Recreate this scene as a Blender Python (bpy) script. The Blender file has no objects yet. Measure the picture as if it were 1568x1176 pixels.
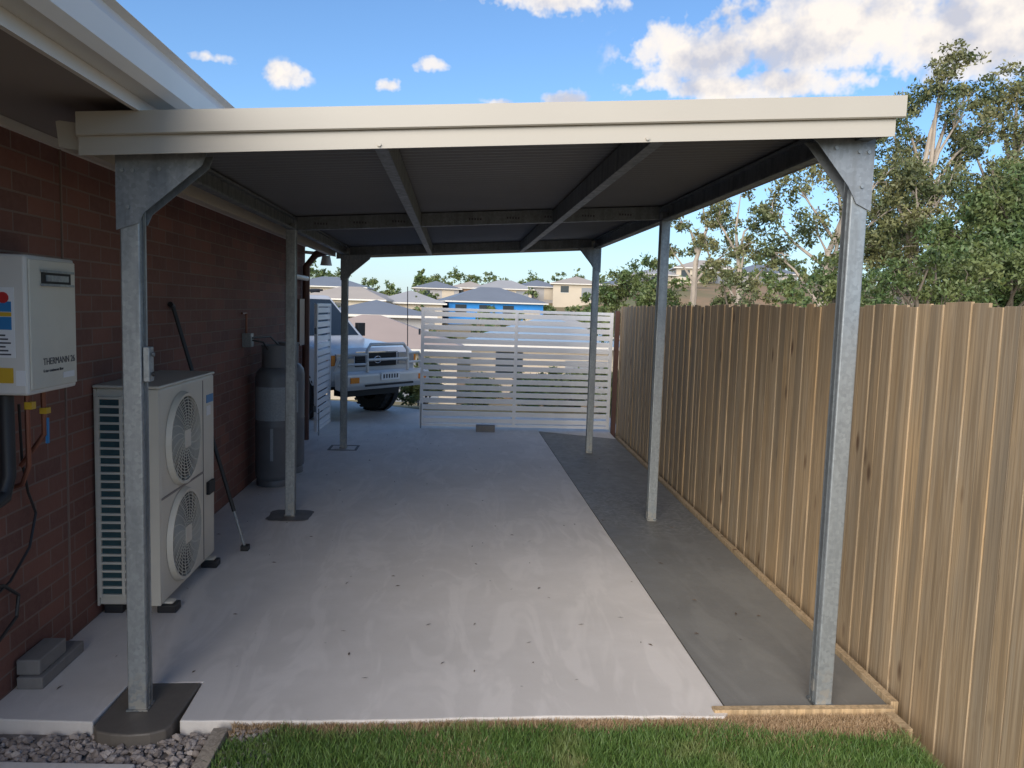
import bpy, math, random, bmesh
import numpy as np
from mathutils import Vector, Matrix
random.seed(7); rng=np.random.default_rng(7)
D=bpy.data; C=bpy.context; col=C.scene.collection

# ---------------------------------------------------------------- helpers
class NT:
    def __init__(s,nt): s.nt=nt
    def n(s,t,**k):
        nd=s.nt.nodes.new(t)
        ins=k.pop('ins',{})
        for a,b in k.items(): setattr(nd,a,b)
        for a,b in ins.items():
            if isinstance(b,bpy.types.NodeSocket): s.nt.links.new(b,nd.inputs[a])
            else: nd.inputs[a].default_value=b
        return nd
    def math(s,op,a,b=0.0,c=None,clamp=False):
        i={0:a,1:b}
        if c is not None: i[2]=c
        return s.n('ShaderNodeMath',operation=op,use_clamp=clamp,ins=i).outputs[0]
    def mix(s,f,a,b,blend='MIX'):
        nd=s.nt.nodes.new('ShaderNodeMix'); nd.data_type='RGBA'; nd.blend_type=blend
        for i,v in ((0,f),(6,a),(7,b)):
            if isinstance(v,bpy.types.NodeSocket): s.nt.links.new(v,nd.inputs[i])
            else: nd.inputs[i].default_value=v if i==0 else (tuple(v)+(1,) if len(v)==3 else v)
        return nd.outputs[2]
    def ramp(s,f,stops):
        nd=s.nt.nodes.new('ShaderNodeValToRGB'); s.nt.links.new(f,nd.inputs[0])
        cr=nd.color_ramp
        while len(cr.elements)<len(stops): cr.elements.new(0.5)
        for e,(p,c) in zip(cr.elements,stops):
            e.position=p; e.color=(c,c,c,1) if isinstance(c,(int,float)) else tuple(c)+(1,)
        return nd.outputs[0]
    def noise(s,vec,scale,detail=4,rough=.55,dist=0):
        nd=s.n('ShaderNodeTexNoise',ins={'Scale':scale,'Detail':min(detail,3),'Roughness':rough,'Distortion':dist})
        if vec is not None: s.nt.links.new(vec,nd.inputs['Vector'])
        return nd.outputs['Fac']
    def mapv(s,vec,scale=(1,1,1),loc=(0,0,0),rot=(0,0,0)):
        return s.n('ShaderNodeMapping',ins={'Vector':vec,'Scale':scale,'Location':loc,'Rotation':rot}).outputs[0]

def newmat(name):
    m=D.materials.new(name); m.use_nodes=True; nt=m.node_tree; nt.nodes.clear()
    g=NT(nt); b=g.n('ShaderNodeBsdfPrincipled'); o=g.n('ShaderNodeOutputMaterial')
    nt.links.new(b.outputs[0],o.inputs[0]); g.b=b; g.o=o
    g.tc=g.n('ShaderNodeTexCoord'); g.obj=g.tc.outputs['Object']
    g.geo=g.n('ShaderNodeNewGeometry'); g.pos=g.geo.outputs['Position']
    return m,g
def setb(g,**k):
    for a,v in k.items():
        s=g.b.inputs[a.replace('_',' ')]
        if isinstance(v,bpy.types.NodeSocket): g.nt.links.new(v,s)
        else: s.default_value=v
def bump(g,h,strength=.3,dist=.01):
    bn=g.n('ShaderNodeBump',ins={'Height':h,'Strength':strength,'Distance':dist})
    g.nt.links.new(bn.outputs[0],g.b.inputs['Normal'])
def simple(name,c,rough=.5,metal=0,var=.12,scale=6,dirt=0):
    m,g=newmat(name)
    n1=g.noise(g.pos,scale,2,.6)
    lo=tuple(x*(1-var) for x in c); hi=tuple(min(1,x*(1+var)) for x in c)
    cc=g.mix(n1,lo,hi)
    if dirt:
        n2=g.noise(g.pos,3.1,3,.7); r=g.ramp(n2,[(.45,0),(.75,dirt)])
        cc=g.mix(r,cc,tuple(x*.35 for x in c))
    setb(g,Base_Color=cc,Metallic=metal,Roughness=rough)
    return m

class MB:
    """mesh builder"""
    def __init__(s): s.v=[];s.f=[];s.m=[];s.mats=[]
    def mi(s,mat):
        if mat not in s.mats: s.mats.append(mat)
        return s.mats.index(mat)
    def box(s,lo,hi,mat,M=None):
        x0,y0,z0=lo;x1,y1,z1=hi
        vs=[(x0,y0,z0),(x1,y0,z0),(x1,y1,z0),(x0,y1,z0),(x0,y0,z1),(x1,y0,z1),(x1,y1,z1),(x0,y1,z1)]
        if M is not None: vs=[tuple(M@Vector(v)) for v in vs]
        b=len(s.v); s.v+=vs
        s.f+=[tuple(b+i for i in q) for q in ((0,3,2,1),(4,5,6,7),(0,1,5,4),(1,2,6,5),(2,3,7,6),(3,0,4,7))]
        s.m+=[s.mi(mat)]*6
    def poly(s,pts,mat):
        b=len(s.v); s.v+=[tuple(p) for p in pts]; s.f.append(tuple(range(b,b+len(pts)))); s.m.append(s.mi(mat))
    def prism(s,pts,off,mat):
        n=len(pts); b=len(s.v); o=Vector(off)
        s.v+=[tuple(p) for p in pts]+[tuple(Vector(p)+o) for p in pts]
        k=s.mi(mat)
        s.f.append(tuple(range(b,b+n))[::-1]); s.f.append(tuple(range(b+n,b+2*n)))
        for i in range(n):
            j=(i+1)%n; s.f.append((b+i,b+j,b+n+j,b+n+i))
        s.m+=[k]*(n+2)
    def tube(s,pts,r,mat,n=8,cap=True):
        pts=[Vector(p) for p in pts]; rs=r if isinstance(r,(list,tuple)) else [r]*len(pts)
        b=len(s.v);k=s.mi(mat)
        prev=None
        for i,p in enumerate(pts):
            a=pts[max(0,i-1)];c=pts[min(len(pts)-1,i+1)]; t=(c-a).normalized()
            if prev is None: u=t.orthogonal().normalized()
            else: u=(prev-t*prev.dot(t)).normalized()
            prev=u; w=t.cross(u)
            for j in range(n):
                an=2*math.pi*j/n; s.v.append(tuple(p+(u*math.cos(an)+w*math.sin(an))*rs[i]))
        for i in range(len(pts)-1):
            for j in range(n):
                j2=(j+1)%n
                s.f.append((b+i*n+j,b+i*n+j2,b+(i+1)*n+j2,b+(i+1)*n+j)); s.m.append(k)
        if cap:
            s.f.append(tuple(b+j for j in range(n))[::-1]); s.f.append(tuple(b+(len(pts)-1)*n+j for j in range(n))); s.m+=[k,k]
    def lathe(s,prof,c,mat,n=32,axis='z'):
        b=len(s.v);k=s.mi(mat)
        for r,z in prof:
            for j in range(n):
                a=2*math.pi*j/n
                if axis=='z': s.v.append((c[0]+r*math.cos(a),c[1]+r*math.sin(a),c[2]+z))
                else: s.v.append((c[0]+z,c[1]+r*math.cos(a),c[2]+r*math.sin(a)))
        for i in range(len(prof)-1):
            for j in range(n):
                j2=(j+1)%n; s.f.append((b+i*n+j,b+i*n+j2,b+(i+1)*n+j2,b+(i+1)*n+j)); s.m.append(k)
    def obj(s,name,parent=None,bevel=0,smooth=False,seg=2):
        me=D.meshes.new(name); me.from_pydata(s.v,[],s.f)
        for m in s.mats: me.materials.append(m)
        me.polygons.foreach_set('material_index',s.m)
        if smooth: me.polygons.foreach_set('use_smooth',[True]*len(s.f))
        me.update()
        o=D.objects.new(name,me); col.objects.link(o)
        if parent: o.parent=parent
        if bevel:
            md=o.modifiers.new('b','BEVEL'); md.width=bevel; md.segments=seg; md.limit_method='ANGLE'; md.angle_limit=math.radians(35)
        if smooth:
            md=o.modifiers.new('es','EDGE_SPLIT'); md.split_angle=math.radians(40)
        return o
def empty(name,loc=(0,0,0),rz=0):
    e=D.objects.new(name,None); e.location=loc; e.rotation_euler=(0,0,rz); e.empty_display_size=.1; col.objects.link(e); return e

# ---------------------------------------------------------------- materials
def concrete(name,base,dark,wet=0,rough_patch=False):
    m,g=newmat(name)
    n1=g.noise(g.pos,1.1,3,.65); n2=g.noise(g.pos,9,3,.7); n3=g.noise(g.pos,160,1,.6)
    c=g.mix(g.ramp(n1,[(.3,0),(.7,1)]),dark,base)
    c=g.mix(g.ramp(n2,[(.35,.0),(.65,.35)]),c,tuple(x*.84 for x in base))
    st=g.noise(g.mapv(g.pos,(1.5,.4,1),rot=(0,0,.5)),2.4,3,.72,1.2)
    c=g.mix(g.ramp(st,[(.5,0),(.60,.4)]),c,tuple(min(1,x*1.13) for x in base))
    v=g.n('ShaderNodeTexVoronoi',ins={'Vector':g.pos,'Scale':3.2}).outputs['Distance']
    c=g.mix(g.ramp(v,[(.012,1),(.03,0)]),c,tuple(x*.4 for x in base))
    c=g.mix(g.math('MULTIPLY',n3,.16),c,tuple(x*.6 for x in base))
    h=n3
    if rough_patch:
        sy=g.n('ShaderNodeSeparateXYZ',ins={0:g.pos}).outputs[1]
        pm=g.ramp(g.math('MULTIPLY',g.math('ADD',sy,g.math('MULTIPLY',n1,3.0)),.1),[(.72,0),(.76,1),(.86,1),(.92,0)])
        chips=g.noise(g.pos,26,3,.75)
        c2=g.mix(g.ramp(chips,[(.42,0),(.66,1)]),tuple(x*.62 for x in base),tuple(x*1.3 for x in base))
        c=g.mix(g.math('MULTIPLY',pm,.6),c,c2); h=g.math('ADD',n3,g.math('MULTIPLY',g.math('MULTIPLY',chips,pm),3.0))
    setb(g,Base_Color=c,Roughness=g.ramp(n2,[(.3,.6-wet),(.7,.85-wet)]))
    bump(g,h,.25,.003)
    return m
M_slab=concrete('concrete_pale',(.725,.68,.64),(.61,.57,.53))
M_strip=concrete('concrete_new',(.235,.228,.21),(.165,.16,.147),.15,True)
M_wet=concrete('concrete_wet',(.15,.13,.11),(.10,.088,.078),.15)
M_cblock=concrete('concrete_block_grey',(.22,.21,.20),(.155,.15,.145))

def brickmat():
    m,g=newmat('brick_red_brown')
    sx=g.n('ShaderNodeSeparateXYZ',ins={0:g.pos})
    along=g.math('ADD',sx.outputs[1],sx.outputs[0])
    cv=g.n('ShaderNodeCombineXYZ',ins={0:along,1:sx.outputs[2]}).outputs[0]
    bt=g.n('ShaderNodeTexBrick',offset=.5,ins={'Vector':cv,'Color1':(.22,.09,.064,1),'Color2':(.13,.057,.046,1),'Mortar':(.21,.16,.135,1),'Scale':1.0,'Mortar Size':.005,'Mortar Smooth':.15,'Bias':0.0,'Brick Width':.24,'Row Height':.086})
    n=g.noise(g.pos,30,3,.7); n2=g.noise(g.pos,1.3,2)
    c=g.mix(g.ramp(n,[(.3,0),(.75,.5)]),bt.outputs[0],(.22,.115,.088))
    c=g.mix(g.ramp(n2,[(.35,0),(.7,.35)]),c,(.08,.04,.036))
    setb(g,Base_Color=c,Roughness=.85)
    h=g.math('ADD',g.math('MULTIPLY',bt.outputs['Fac'],-1.0),g.math('MULTIPLY',n,.35))
    bump(g,h,.8,.008)
    return m
M_brick=brickmat()

def galv(name,c,rough=.42,metal=.75):
    m,g=newmat(name)
    v=g.n('ShaderNodeTexVoronoi',ins={'Vector':g.pos,'Scale':70.0}).outputs['Color']
    vb=g.n('ShaderNodeRGBToBW',ins={0:v}).outputs[0]
    n=g.noise(g.mapv(g.pos,(6,6,1)),3,3,.65)
    cc=g.mix(g.math('MULTIPLY',vb,.6),tuple(x*.78 for x in c),tuple(min(1,x*1.3) for x in c))
    cc=g.mix(g.ramp(n,[(.42,0),(.68,.55)]),cc,tuple(x*.55 for x in c))
    sz=g.n('ShaderNodeSeparateXYZ',ins={0:g.pos}).outputs[2]
    sp=g.math('MULTIPLY',g.ramp(sz,[(.0,1),(.22,0)]),g.ramp(g.noise(g.pos,24,2,.7),[(.5,0),(.56,1)]))
    cc=g.mix(g.math('MULTIPLY',sp,.8),cc,(.40,.38,.34))
    setb(g,Base_Color=cc,Metallic=metal,Roughness=g.ramp(n,[(.3,rough-.08),(.7,rough+.15)]))
    return m
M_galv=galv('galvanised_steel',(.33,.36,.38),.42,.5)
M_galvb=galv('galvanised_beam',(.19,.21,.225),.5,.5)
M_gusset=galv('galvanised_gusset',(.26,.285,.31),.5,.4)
M_cream=simple('fascia_cream',(.445,.41,.35),.4,0,.05,2.0)
M_white=simple('painted_white',(.66,.63,.58),.45,0,.06,2)
M_gut=simple('gutter_white',(.60,.58,.55),.35,0,.06,2)
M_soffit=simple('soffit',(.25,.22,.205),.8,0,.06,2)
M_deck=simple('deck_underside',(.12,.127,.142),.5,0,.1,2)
M_decktop=simple('roof_sheet',(.58,.55,.48),.4,0,.06,2)
M_gate=simple('powdercoat_white',(.80,.80,.81),.4,0,.04,3)
M_black=simple('black_plastic',(.02,.02,.022),.5,0,.2,10)
M_accream=simple('ac_casing',(.64,.60,.51),.45,0,.06,2,dirt=.12)
M_coil=simple('coil_fins',(.045,.10,.115),.4,.3,.3,30)
M_dark=simple('dark_void',(.012,.012,.014),.6)
M_fanvoid=simple('fan_recess',(.10,.10,.09),.7)
M_blue=simple('blue_sticker',(.03,.20,.45),.4,0,.05)
M_gas=simple('gas_cylinder_grey',(.16,.17,.185),.45,.1,.12,4,dirt=.3)
M_gaslab=simple('gas_label',(.30,.34,.37),.5,0,.3,60)
M_copper=simple('copper_pipe',(.22,.09,.06),.45,.6,.2,10)
M_yellow=simple('yellow_valve',(.62,.38,.03),.4)
M_red=simple('red_print',(.5,.02,.02),.5)
M_brownpipe=simple('downpipe_brown',(.10,.045,.035),.4)
M_paper=simple('label_white',(.75,.75,.75),.5,0,.03)
M_print=simple('label_print',(.05,.05,.06),.6)
def stonemat():
    m,g=newmat('gravel_stone'); ri=g.geo.outputs['Random Per Island']
    c=g.ramp(ri,[(0,(.16,.135,.12)),(.35,(.34,.29,.26)),(.7,(.48,.415,.375)),(1,(.66,.60,.56))])
    setb(g,Base_Color=g.mix(g.noise(g.pos,70,2),c,(.28,.235,.21)),Roughness=.9); return m
M_stone=stonemat()

def wood(name,golden,grey):
    m,g=newmat(name)
    ri=g.geo.outputs['Random Per Island']
    off=g.n('ShaderNodeCombineXYZ',ins={0:g.math('MULTIPLY',ri,37.0),1:g.math('MULTIPLY',ri,11.0),2:g.math('MULTIPLY',ri,23.0)}).outputs[0]
    p=g.n('ShaderNodeVectorMath',operation='ADD',ins={0:g.obj,1:off}).outputs[0]
    gr=g.noise(g.mapv(p,(30,30,.9)),1.0,3,.65,1.6)
    gr2=g.noise(g.mapv(p,(120,120,2.4)),1.0,2,.6)
    big=g.noise(g.mapv(p,(4,4,1.1)),1.0,3,.65)
    r2=g.math('FRACT',g.math('MULTIPLY',ri,7.31))
    base=g.mix(ri,golden,tuple(a*.45+b*.55 for a,b in zip(golden,grey)))
    base=g.mix(g.math('MULTIPLY',r2,.35),base,tuple(x*.55 for x in golden))
    base=g.mix(g.ramp(big,[(.36,0),(.66,.8)]),base,grey)
    c=g.mix(g.ramp(gr,[(.45,0),(.58,.62)]),base,tuple(x*.45 for x in golden))
    c=g.mix(g.ramp(gr2,[(.42,.0),(.7,.45)]),c,tuple(x*.5 for x in grey))
    vo=g.n('ShaderNodeTexVoronoi',ins={'Vector':g.mapv(p,(6.5,6.5,2.4)),'Scale':1.0,'Randomness':1.0}).outputs['Distance']
    kn=g.ramp(vo,[(.05,1),(.16,0)])
    c=g.mix(g.math('MULTIPLY',kn,.9),c,(.095,.045,.02))
    if 'paling' in name:
        sx=g.n('ShaderNodeSeparateXYZ',ins={0:g.obj}).outputs[2]
        tp=g.math('MULTIPLY',g.ramp(g.noise(g.mapv(p,(9,9,.35)),1,2),[(.48,0),(.64,1)]),g.ramp(sx,[(.0,.1),(.9,.55)]))
        c=g.mix(tp,c,tuple(x*.45 for x in grey))
    setb(g,Base_Color=c,Roughness=.85)
    bump(g,gr,.4,.003)
    return m
M_fence=wood('paling_timber',(.60,.405,.215),(.42,.335,.235))
M_form=wood('form_timber',(.60,.41,.22),(.50,.38,.24))
M_sleep=wood('edging_timber',(.50,.41,.31),(.46,.40,.34))

def groundmat(name,a,b,c_,s1=.15,s2=3.0):
    m,g=newmat(name)
    n1=g.noise(g.pos,s1,3,.6); n2=g.noise(g.pos,s2,3,.7)
    c=g.mix(g.ramp(n1,[(.4,0),(.6,1)]),a,b); c=g.mix(g.ramp(n2,[(.4,0),(.7,.7)]),c,c_)
    setb(g,Base_Color=c,Roughness=.95)
    return m
M_terrain=groundmat('terrain_grass_earth',(.15,.155,.06),(.34,.21,.12),(.20,.17,.09),.035,.5)
M_lawn=groundmat('lawn_soil',(.10,.11,.035),(.18,.14,.075),(.24,.17,.10),2,14)
M_bed=groundmat('gravel_bed',(.20,.165,.145),(.24,.21,.19),(.10,.085,.075),4,30)
def leafmat(name,dk,lt,warm,sc=.9,a=.4,b_=.65):
    m,g=newmat(name)
    ri=g.geo.outputs['Random Per Island']
    n=g.noise(g.pos,sc,1,.6)
    c=g.mix(ri,dk,lt); c=g.mix(g.ramp(n,[(a,0),(b_,.75)]),c,warm)  # random leaf tone; warm clump patches also put sunlight into tree leaf colour
    setb(g,Base_Color=c,Roughness=.55)
    return m
M_gum=leafmat('gum_leaves',(.04,.065,.024),(.135,.16,.062),(.225,.205,.085),.8)
M_gumd=leafmat('dense_leaves',(.028,.06,.018),(.10,.155,.045),(.16,.18,.06))
M_grass=leafmat('grass_blades',(.05,.115,.024),(.14,.23,.052),(.20,.225,.08),5,.52,.72)
M_dry=leafmat('dry_grass',(.32,.21,.12),(.55,.40,.25),(.42,.29,.17),4)
M_litter=leafmat('leaf_litter',(.05,.03,.02),(.16,.10,.06),(.10,.07,.04),4)
M_bark=simple('bark_pale',(.40,.34,.28),.9,0,.35,3)
M_barkd=simple('bark_dark',(.16,.13,.10),.9,0,.3,3)

# ---------------------------------------------------------------- terrain
def sm(t):
    t=np.clip(t,0,1); return t*t*(3-2*t)
def terr(x,y):
    x=np.asarray(x,float);y=np.asarray(y,float)
    z=np.interp(y,[-400,-3,14.5,20,35,60,100,130,160,220,2500],[-.1,-.1,-.1,-1.0,-2.6,-3.4,-.4,2.0,3.8,4.6,6])
    r=sm((x/np.maximum(y,1)-.13)/.17)*sm((y-60)/50)*4.6
    side=-1.1*sm((x-3.5)/8)*sm((30-y)/15)
    return z+r+side
def ter1(x,y): return float(terr(x,y))
xs=np.unique(np.concatenate([-np.geomspace(4,2500,45),np.linspace(-4,4,17),np.geomspace(4,2500,60)]))
ys=np.unique(np.concatenate([-np.geomspace(3,2500,20),np.linspace(-3,16,20),np.geomspace(16,2500,80)]))
X,Y=np.meshgrid(xs,ys); Z=terr(X,Y)+np.where(Y>25,np.sin(X*.09)*np.cos(Y*.07)*.35,0)
me=D.meshes.new('ground'); nx=len(xs)
V=np.stack([X,Y,Z],-1).reshape(-1,3)
F=[(j*nx+i,j*nx+i+1,(j+1)*nx+i+1,(j+1)*nx+i) for j in range(len(ys)-1) for i in range(nx-1)]
me.from_pydata(V.tolist(),[],F); me.materials.append(M_terrain); me.polygons.foreach_set('use_smooth',[True]*len(F)); me.update()
g_=D.objects.new('ground',me); col.objects.link(g_)

# ---------------------------------------------------------------- slab, driveway, strip
FX=lambda y: 1.905+.0345*y      # fence face x
slab=MB()
edge=[(x,3.17+.008*math.sin(x*3.1)+random.uniform(-.004,.004),0) for x in np.linspace(-1.08,1.2,26)]
slab.prism([(-1.88,3.2,0),(-1.42,3.165,0),(-1.405,3.50,0),(-1.09,3.505,0)]+edge+[(1.228,3.20,0),(1.228,11.6,0),(-1.88,11.6,0)],(0,0,-.12),M_slab)
slab.obj('concrete_slab',None,.006)
dv=MB(); dv.prism([(-1.885,10.3,-.004),(-1.885,11.604,-.004),(2.5,11.604,-.004),(2.6,13.0,-.02),(-.4,13.1,-.02),(-1.9,14.2,-.02),(-9,14.4,-.02),(-9,10.3,-.004)],(0,0,-.12),M_slab)
dv.obj('driveway')
st=MB(); st.prism([(1.236,3.265,-.006),(1.985,3.265,-.006),(2.225,10.45,-.006),(1.236,11.0,-.006)],(0,0,-.12),M_strip)
st.prism([(1.236,11.004,-.008),(2.225,10.456,-.008),(2.28,11.6,-.008),(1.236,11.6,-.008)],(0,0,-.12),M_slab)
st.obj('concrete_strip')
ft=MB(); ft.prism([(-1.402,3.13,.003),(-1.375,3.09,.003),(-1.31,3.068,.003),(-1.24,3.06,.003),(-1.16,3.072,.003),(-1.11,3.10,.003),(-1.10,3.14,.003),(-1.092,3.497,.003),(-1.40,3.494,.003)],(0,0,-.16),M_wet); ft.obj('post_footing',None,.008)
def patch(x0,x1,y0,y1,z,mat,name):
    b=MB(); pts=[]
    n=28
    for i in range(n):
        a=2*math.pi*i/n; r=1/max(abs(math.cos(a)),abs(math.sin(a)))**.85
        pts.append(((x0+x1)/2+(x1-x0)/2*math.cos(a)*r*random.uniform(.93,1.03),(y0+y1)/2+(y1-y0)/2*math.sin(a)*r*random.uniform(.93,1.03),z))
    b.poly(pts,mat); return b.obj(name)
patch(-1.45,-1.10,6.18,6.52,.004,M_wet,'footing_patch')
b=MB()
for lo,hi in (((-1.44,9.24,.001),(-1.10,9.27,.005)),((-1.44,9.55,.001),(-1.10,9.58,.005)),((-1.44,9.27,.001),(-1.41,9.55,.005)),((-1.13,9.27,.001),(-1.10,9.55,.005))): b.box(lo,hi,M_wet)
b.obj('footing_patch')
fb=MB()
fb.box((1.165,3.195,-.11),(1.98,3.235,.012),M_form)
M=Matrix.Translation((1.985,3.24,0))@Matrix.Rotation(-math.atan(.0345),4,'Z')
fb.box((0,.0,-.11),(.035,2.3,.022),M_form,M); fb.box((.002,2.303,-.11),(.037,4.9,.02),M_form,M); fb.box((0,4.903,-.11),(.035,7.25,.022),M_form,M)
fb.box((1.93,3.05,-.13),(1.975,3.192,.0),M_form) ; fb.box((1.18,3.15,-.13),(1.215,3.192,-.01),M_form)
fb.obj('timber_formwork',None,.002)
n=150; c=np.stack([rng.uniform(-1.7,1.9,n),rng.uniform(3.3,10.8,n),np.full(n,.004)],1); b=MB()
for x,y,z in c:
    a=rng.uniform(0,6.28); l=rng.uniform(.006,.02); w_=l*.28; ca,sa=math.cos(a),math.sin(a)
    b.poly([(x-ca*l,y-sa*l,z),(x+sa*w_,y-ca*w_,z+.004),(x+ca*l,y+sa*l,z+.002),(x-sa*w_,y+ca*w_,z+.001)],M_litter)
b.obj('leaf_litter')

# ---------------------------------------------------------------- lawn, gravel
LZ=-.022
lw=MB(); lw.prism([(-.86,-8,LZ),(1.93,-8,LZ),(1.95,3.19,LZ),(1.16,3.19,LZ),(1.15,3.165,LZ),(-.86,3.155,LZ)],(0,0,-.12),M_lawn); lw.obj('lawn')
gb=MB(); gb.prism([(-1.88,-8,-.06),(-.93,-8,-.06),(-.9,3.16,-.06),(-1.88,3.19,-.06)],(0,0,-.1),M_bed); gb.obj('gravel_bed')
def lawnedge(x): return 3.10+.02*np.sin(x*6+.5)+.012*np.sin(x*17)-.07*sm((x-.95)/.5)-.10*sm((-.62-x)/.2)
def blades(name,n,xr,yr,zb,h0,h1,mat,w=.0035,edge=None,patchy=0,lim=False):
    x=rng.uniform(*xr,n);y=rng.uniform(*yr,n)
    if edge is not None: y=yr[1]-np.abs(rng.normal(0,edge,n))
    if lim:
        keep=y<lawnedge(x)+rng.normal(0,.02,n); x=x[keep];y=y[keep];n=len(x)
    if patchy:
        keep=(np.sin(x*5.3+1)+np.sin(y*7.1+x*3)+np.sin(x*13+y*9)*.6+rng.normal(0,.6,n))>patchy; x=x[keep];y=y[keep];n=len(x)
    h=rng.uniform(h0,h1,n); a=rng.uniform(0,2*np.pi,n); ln=rng.normal(0,.45,(n,2))*h[:,None]
    dx=np.cos(a)*w;dy=np.sin(a)*w
    v=np.zeros((n,3,3)); v[:,0]=np.stack([x-dx,y-dy,np.full(n,zb)],1); v[:,1]=np.stack([x+dx,y+dy,np.full(n,zb)],1); v[:,2]=np.stack([x+ln[:,0],y+ln[:,1],zb+h],1)
    me=D.meshes.new(name); me.vertices.add(n*3); me.vertices.foreach_set('co',v.ravel())
    me.loops.add(n*3); me.loops.foreach_set('vertex_index',np.arange(n*3)); me.polygons.add(n)
    me.polygons.foreach_set('loop_start',np.arange(n)*3); me.polygons.foreach_set('loop_total',np.full(n,3)); me.materials.append(mat); me.update(calc_edges=True)
    o=D.objects.new(name,me); col.objects.link(o); return o
gp=empty('grass')
for o in (blades('blades_front',70000,(-.86,1.93),(2.4,3.15),LZ-.003,.018,.048,M_grass,.003,None,0,True),
          blades('blades_back',30000,(-.86,1.93),(-.5,2.4),LZ-.003,.025,.045,M_grass,.006),
          blades('blades_dry',14000,(-.86,1.95),(2.9,3.175),LZ-.003,.008,.028,M_dry,.003,.045),
          blades('blades_thatch',16000,(-.86,1.9),(2.5,3.1),LZ-.003,.012,.040,M_dry,.0025,None,1.1),
          blades('blades_dry_right',9000,(1.0,1.95),(2.8,3.19),LZ-.003,.008,.032,M_dry,.003,.10)): o.parent=gp
bm=bmesh.new(); bmesh.ops.create_icosphere(bm,subdivisions=1,radius=1); iv=np.array([v.co[:] for v in bm.verts]); ifc=np.array([[v.index for v in f.verts] for f in bm.faces]); bm.free()
def stones(name,n,xr,yr,z,s0,s1,mat):
    vs=[];fs=[]
    for i in range(n):
        s=rng.uniform(s0,s1); sc=np.array([1,rng.uniform(.6,1),rng.uniform(.45,.8)])*s
        v=iv*(1+rng.normal(0,.15,(len(iv),1)))*sc; a=rng.uniform(0,6.28); ca,sa=math.cos(a),math.sin(a)
        v=v@np.array([[ca,sa,0],[-sa,ca,0],[0,0,1]])
        v=v+[rng.uniform(*xr),rng.uniform(*yr),z+rng.uniform(0,s*.8)]
        fs.append(ifc+i*len(iv)); vs.append(v)
    me=D.meshes.new(name); me.from_pydata(np.concatenate(vs).tolist(),[],np.concatenate(fs).tolist()); me.materials.append(mat); me.update()
    o=D.objects.new(name,me); col.objects.link(o); return o
stones('gravel',4300,(-1.86,-.96),(2.0,3.14),-.055,.006,.020,M_stone)
stones('gravel',450,(-.85,-.66),(2.6,3.13),LZ,.005,.013,M_stone)
ed=MB(); Mx=Matrix.Translation((-.90,3.12,0)); ed.box((-.03,-3.5,-.14),(.03,0,-.003),M_sleep,Mx); ed.obj('garden_edging',None,.004)
pv=MB(); pv.prism([(-1.75,2.62,-.02),(-1.2,2.62,-.02),(-1.15,2.90,-.02),(-1.7,2.93,-.02)],(0,0,-.05),M_slab); pv.obj('paving_slab',None,.006)

# ---------------------------------------------------------------- brick house
house=empty('brick_house')
WX=-1.88; HY=0.6
w=MB(); w.box((-12,HY,-.3),(WX,10.2,2.44),M_brick); w.obj('walls',house)
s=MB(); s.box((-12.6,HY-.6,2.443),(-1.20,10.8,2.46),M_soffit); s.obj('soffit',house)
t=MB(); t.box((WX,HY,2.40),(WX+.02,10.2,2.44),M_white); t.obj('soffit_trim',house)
gt=MB()
gt.box((-1.20,HY-.6,2.405),(-1.18,10.8,2.60),M_gut)
prof=[(-1.178,2.46),(-1.10,2.46),(-1.075,2.485),(-1.07,2.56),(-1.085,2.60),(-1.06,2.625),(-1.05,2.615),(-1.075,2.60),(-1.062,2.56),(-1.068,2.48),(-1.098,2.452),(-1.178,2.452)]
gt.prism([(x,HY-.6,z) for x,z in prof],(0,10.8-HY+.6,0),M_gut)
gt.obj('gutter',house)
rf=MB(); ex0,ex1,ey0,ey1=-12.6,-1.16,HY-.6,10.8; rz=2.6; mx=(ex0+ex1)/2; ih=5.3; hh=ih*math.tan(math.radians(22)); a=(mx,ey0+ih,rz+hh); b_=(mx,ey1-ih,rz+hh)
rf.poly([(ex1,ey0,rz),(ex1,ey1,rz),b_,a],M_decktop); rf.poly([(ex0,ey1,rz),(ex0,ey0,rz),a,b_],M_decktop); rf.poly([(ex0,ey0,rz),(ex1,ey0,rz),a],M_decktop); rf.poly([(ex1,ey1,rz),(ex0,ey1,rz),b_],M_decktop)
rf.obj('roof',house)
dp=MB(); dp.tube([(-1.82,9.95,0),(-1.82,9.95,2.15),(-1.70,9.95,2.3),(-1.25,9.95,2.44)],.045,M_brownpipe,12)
dp.tube([(-1.80,9.0,2.0),(-1.80,9.9,2.0)],.03,M_white,8); dp.box((-1.87,9.45,1.2),(-1.80,9.75,1.75),M_brownpipe)
dp.obj('downpipe',house,0,True)
ej=MB(); ej.box((-1.88,3.97,0),(-1.873,3.982,2.40),simple('sealant',(.20,.14,.115),.7)); ej.obj('expansion_joint',house)
fl=MB(); fl.lathe([(0,0),(.05,.0),(.07,-.1),(.075,-.12),(0,-.12)],(-1.62,10.2,2.3),M_white,16); fl.tube([(-1.86,10.1,2.33),(-1.62,10.2,2.32)],.02,M_white); fl.obj('flood_light',house,0,True)

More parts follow.
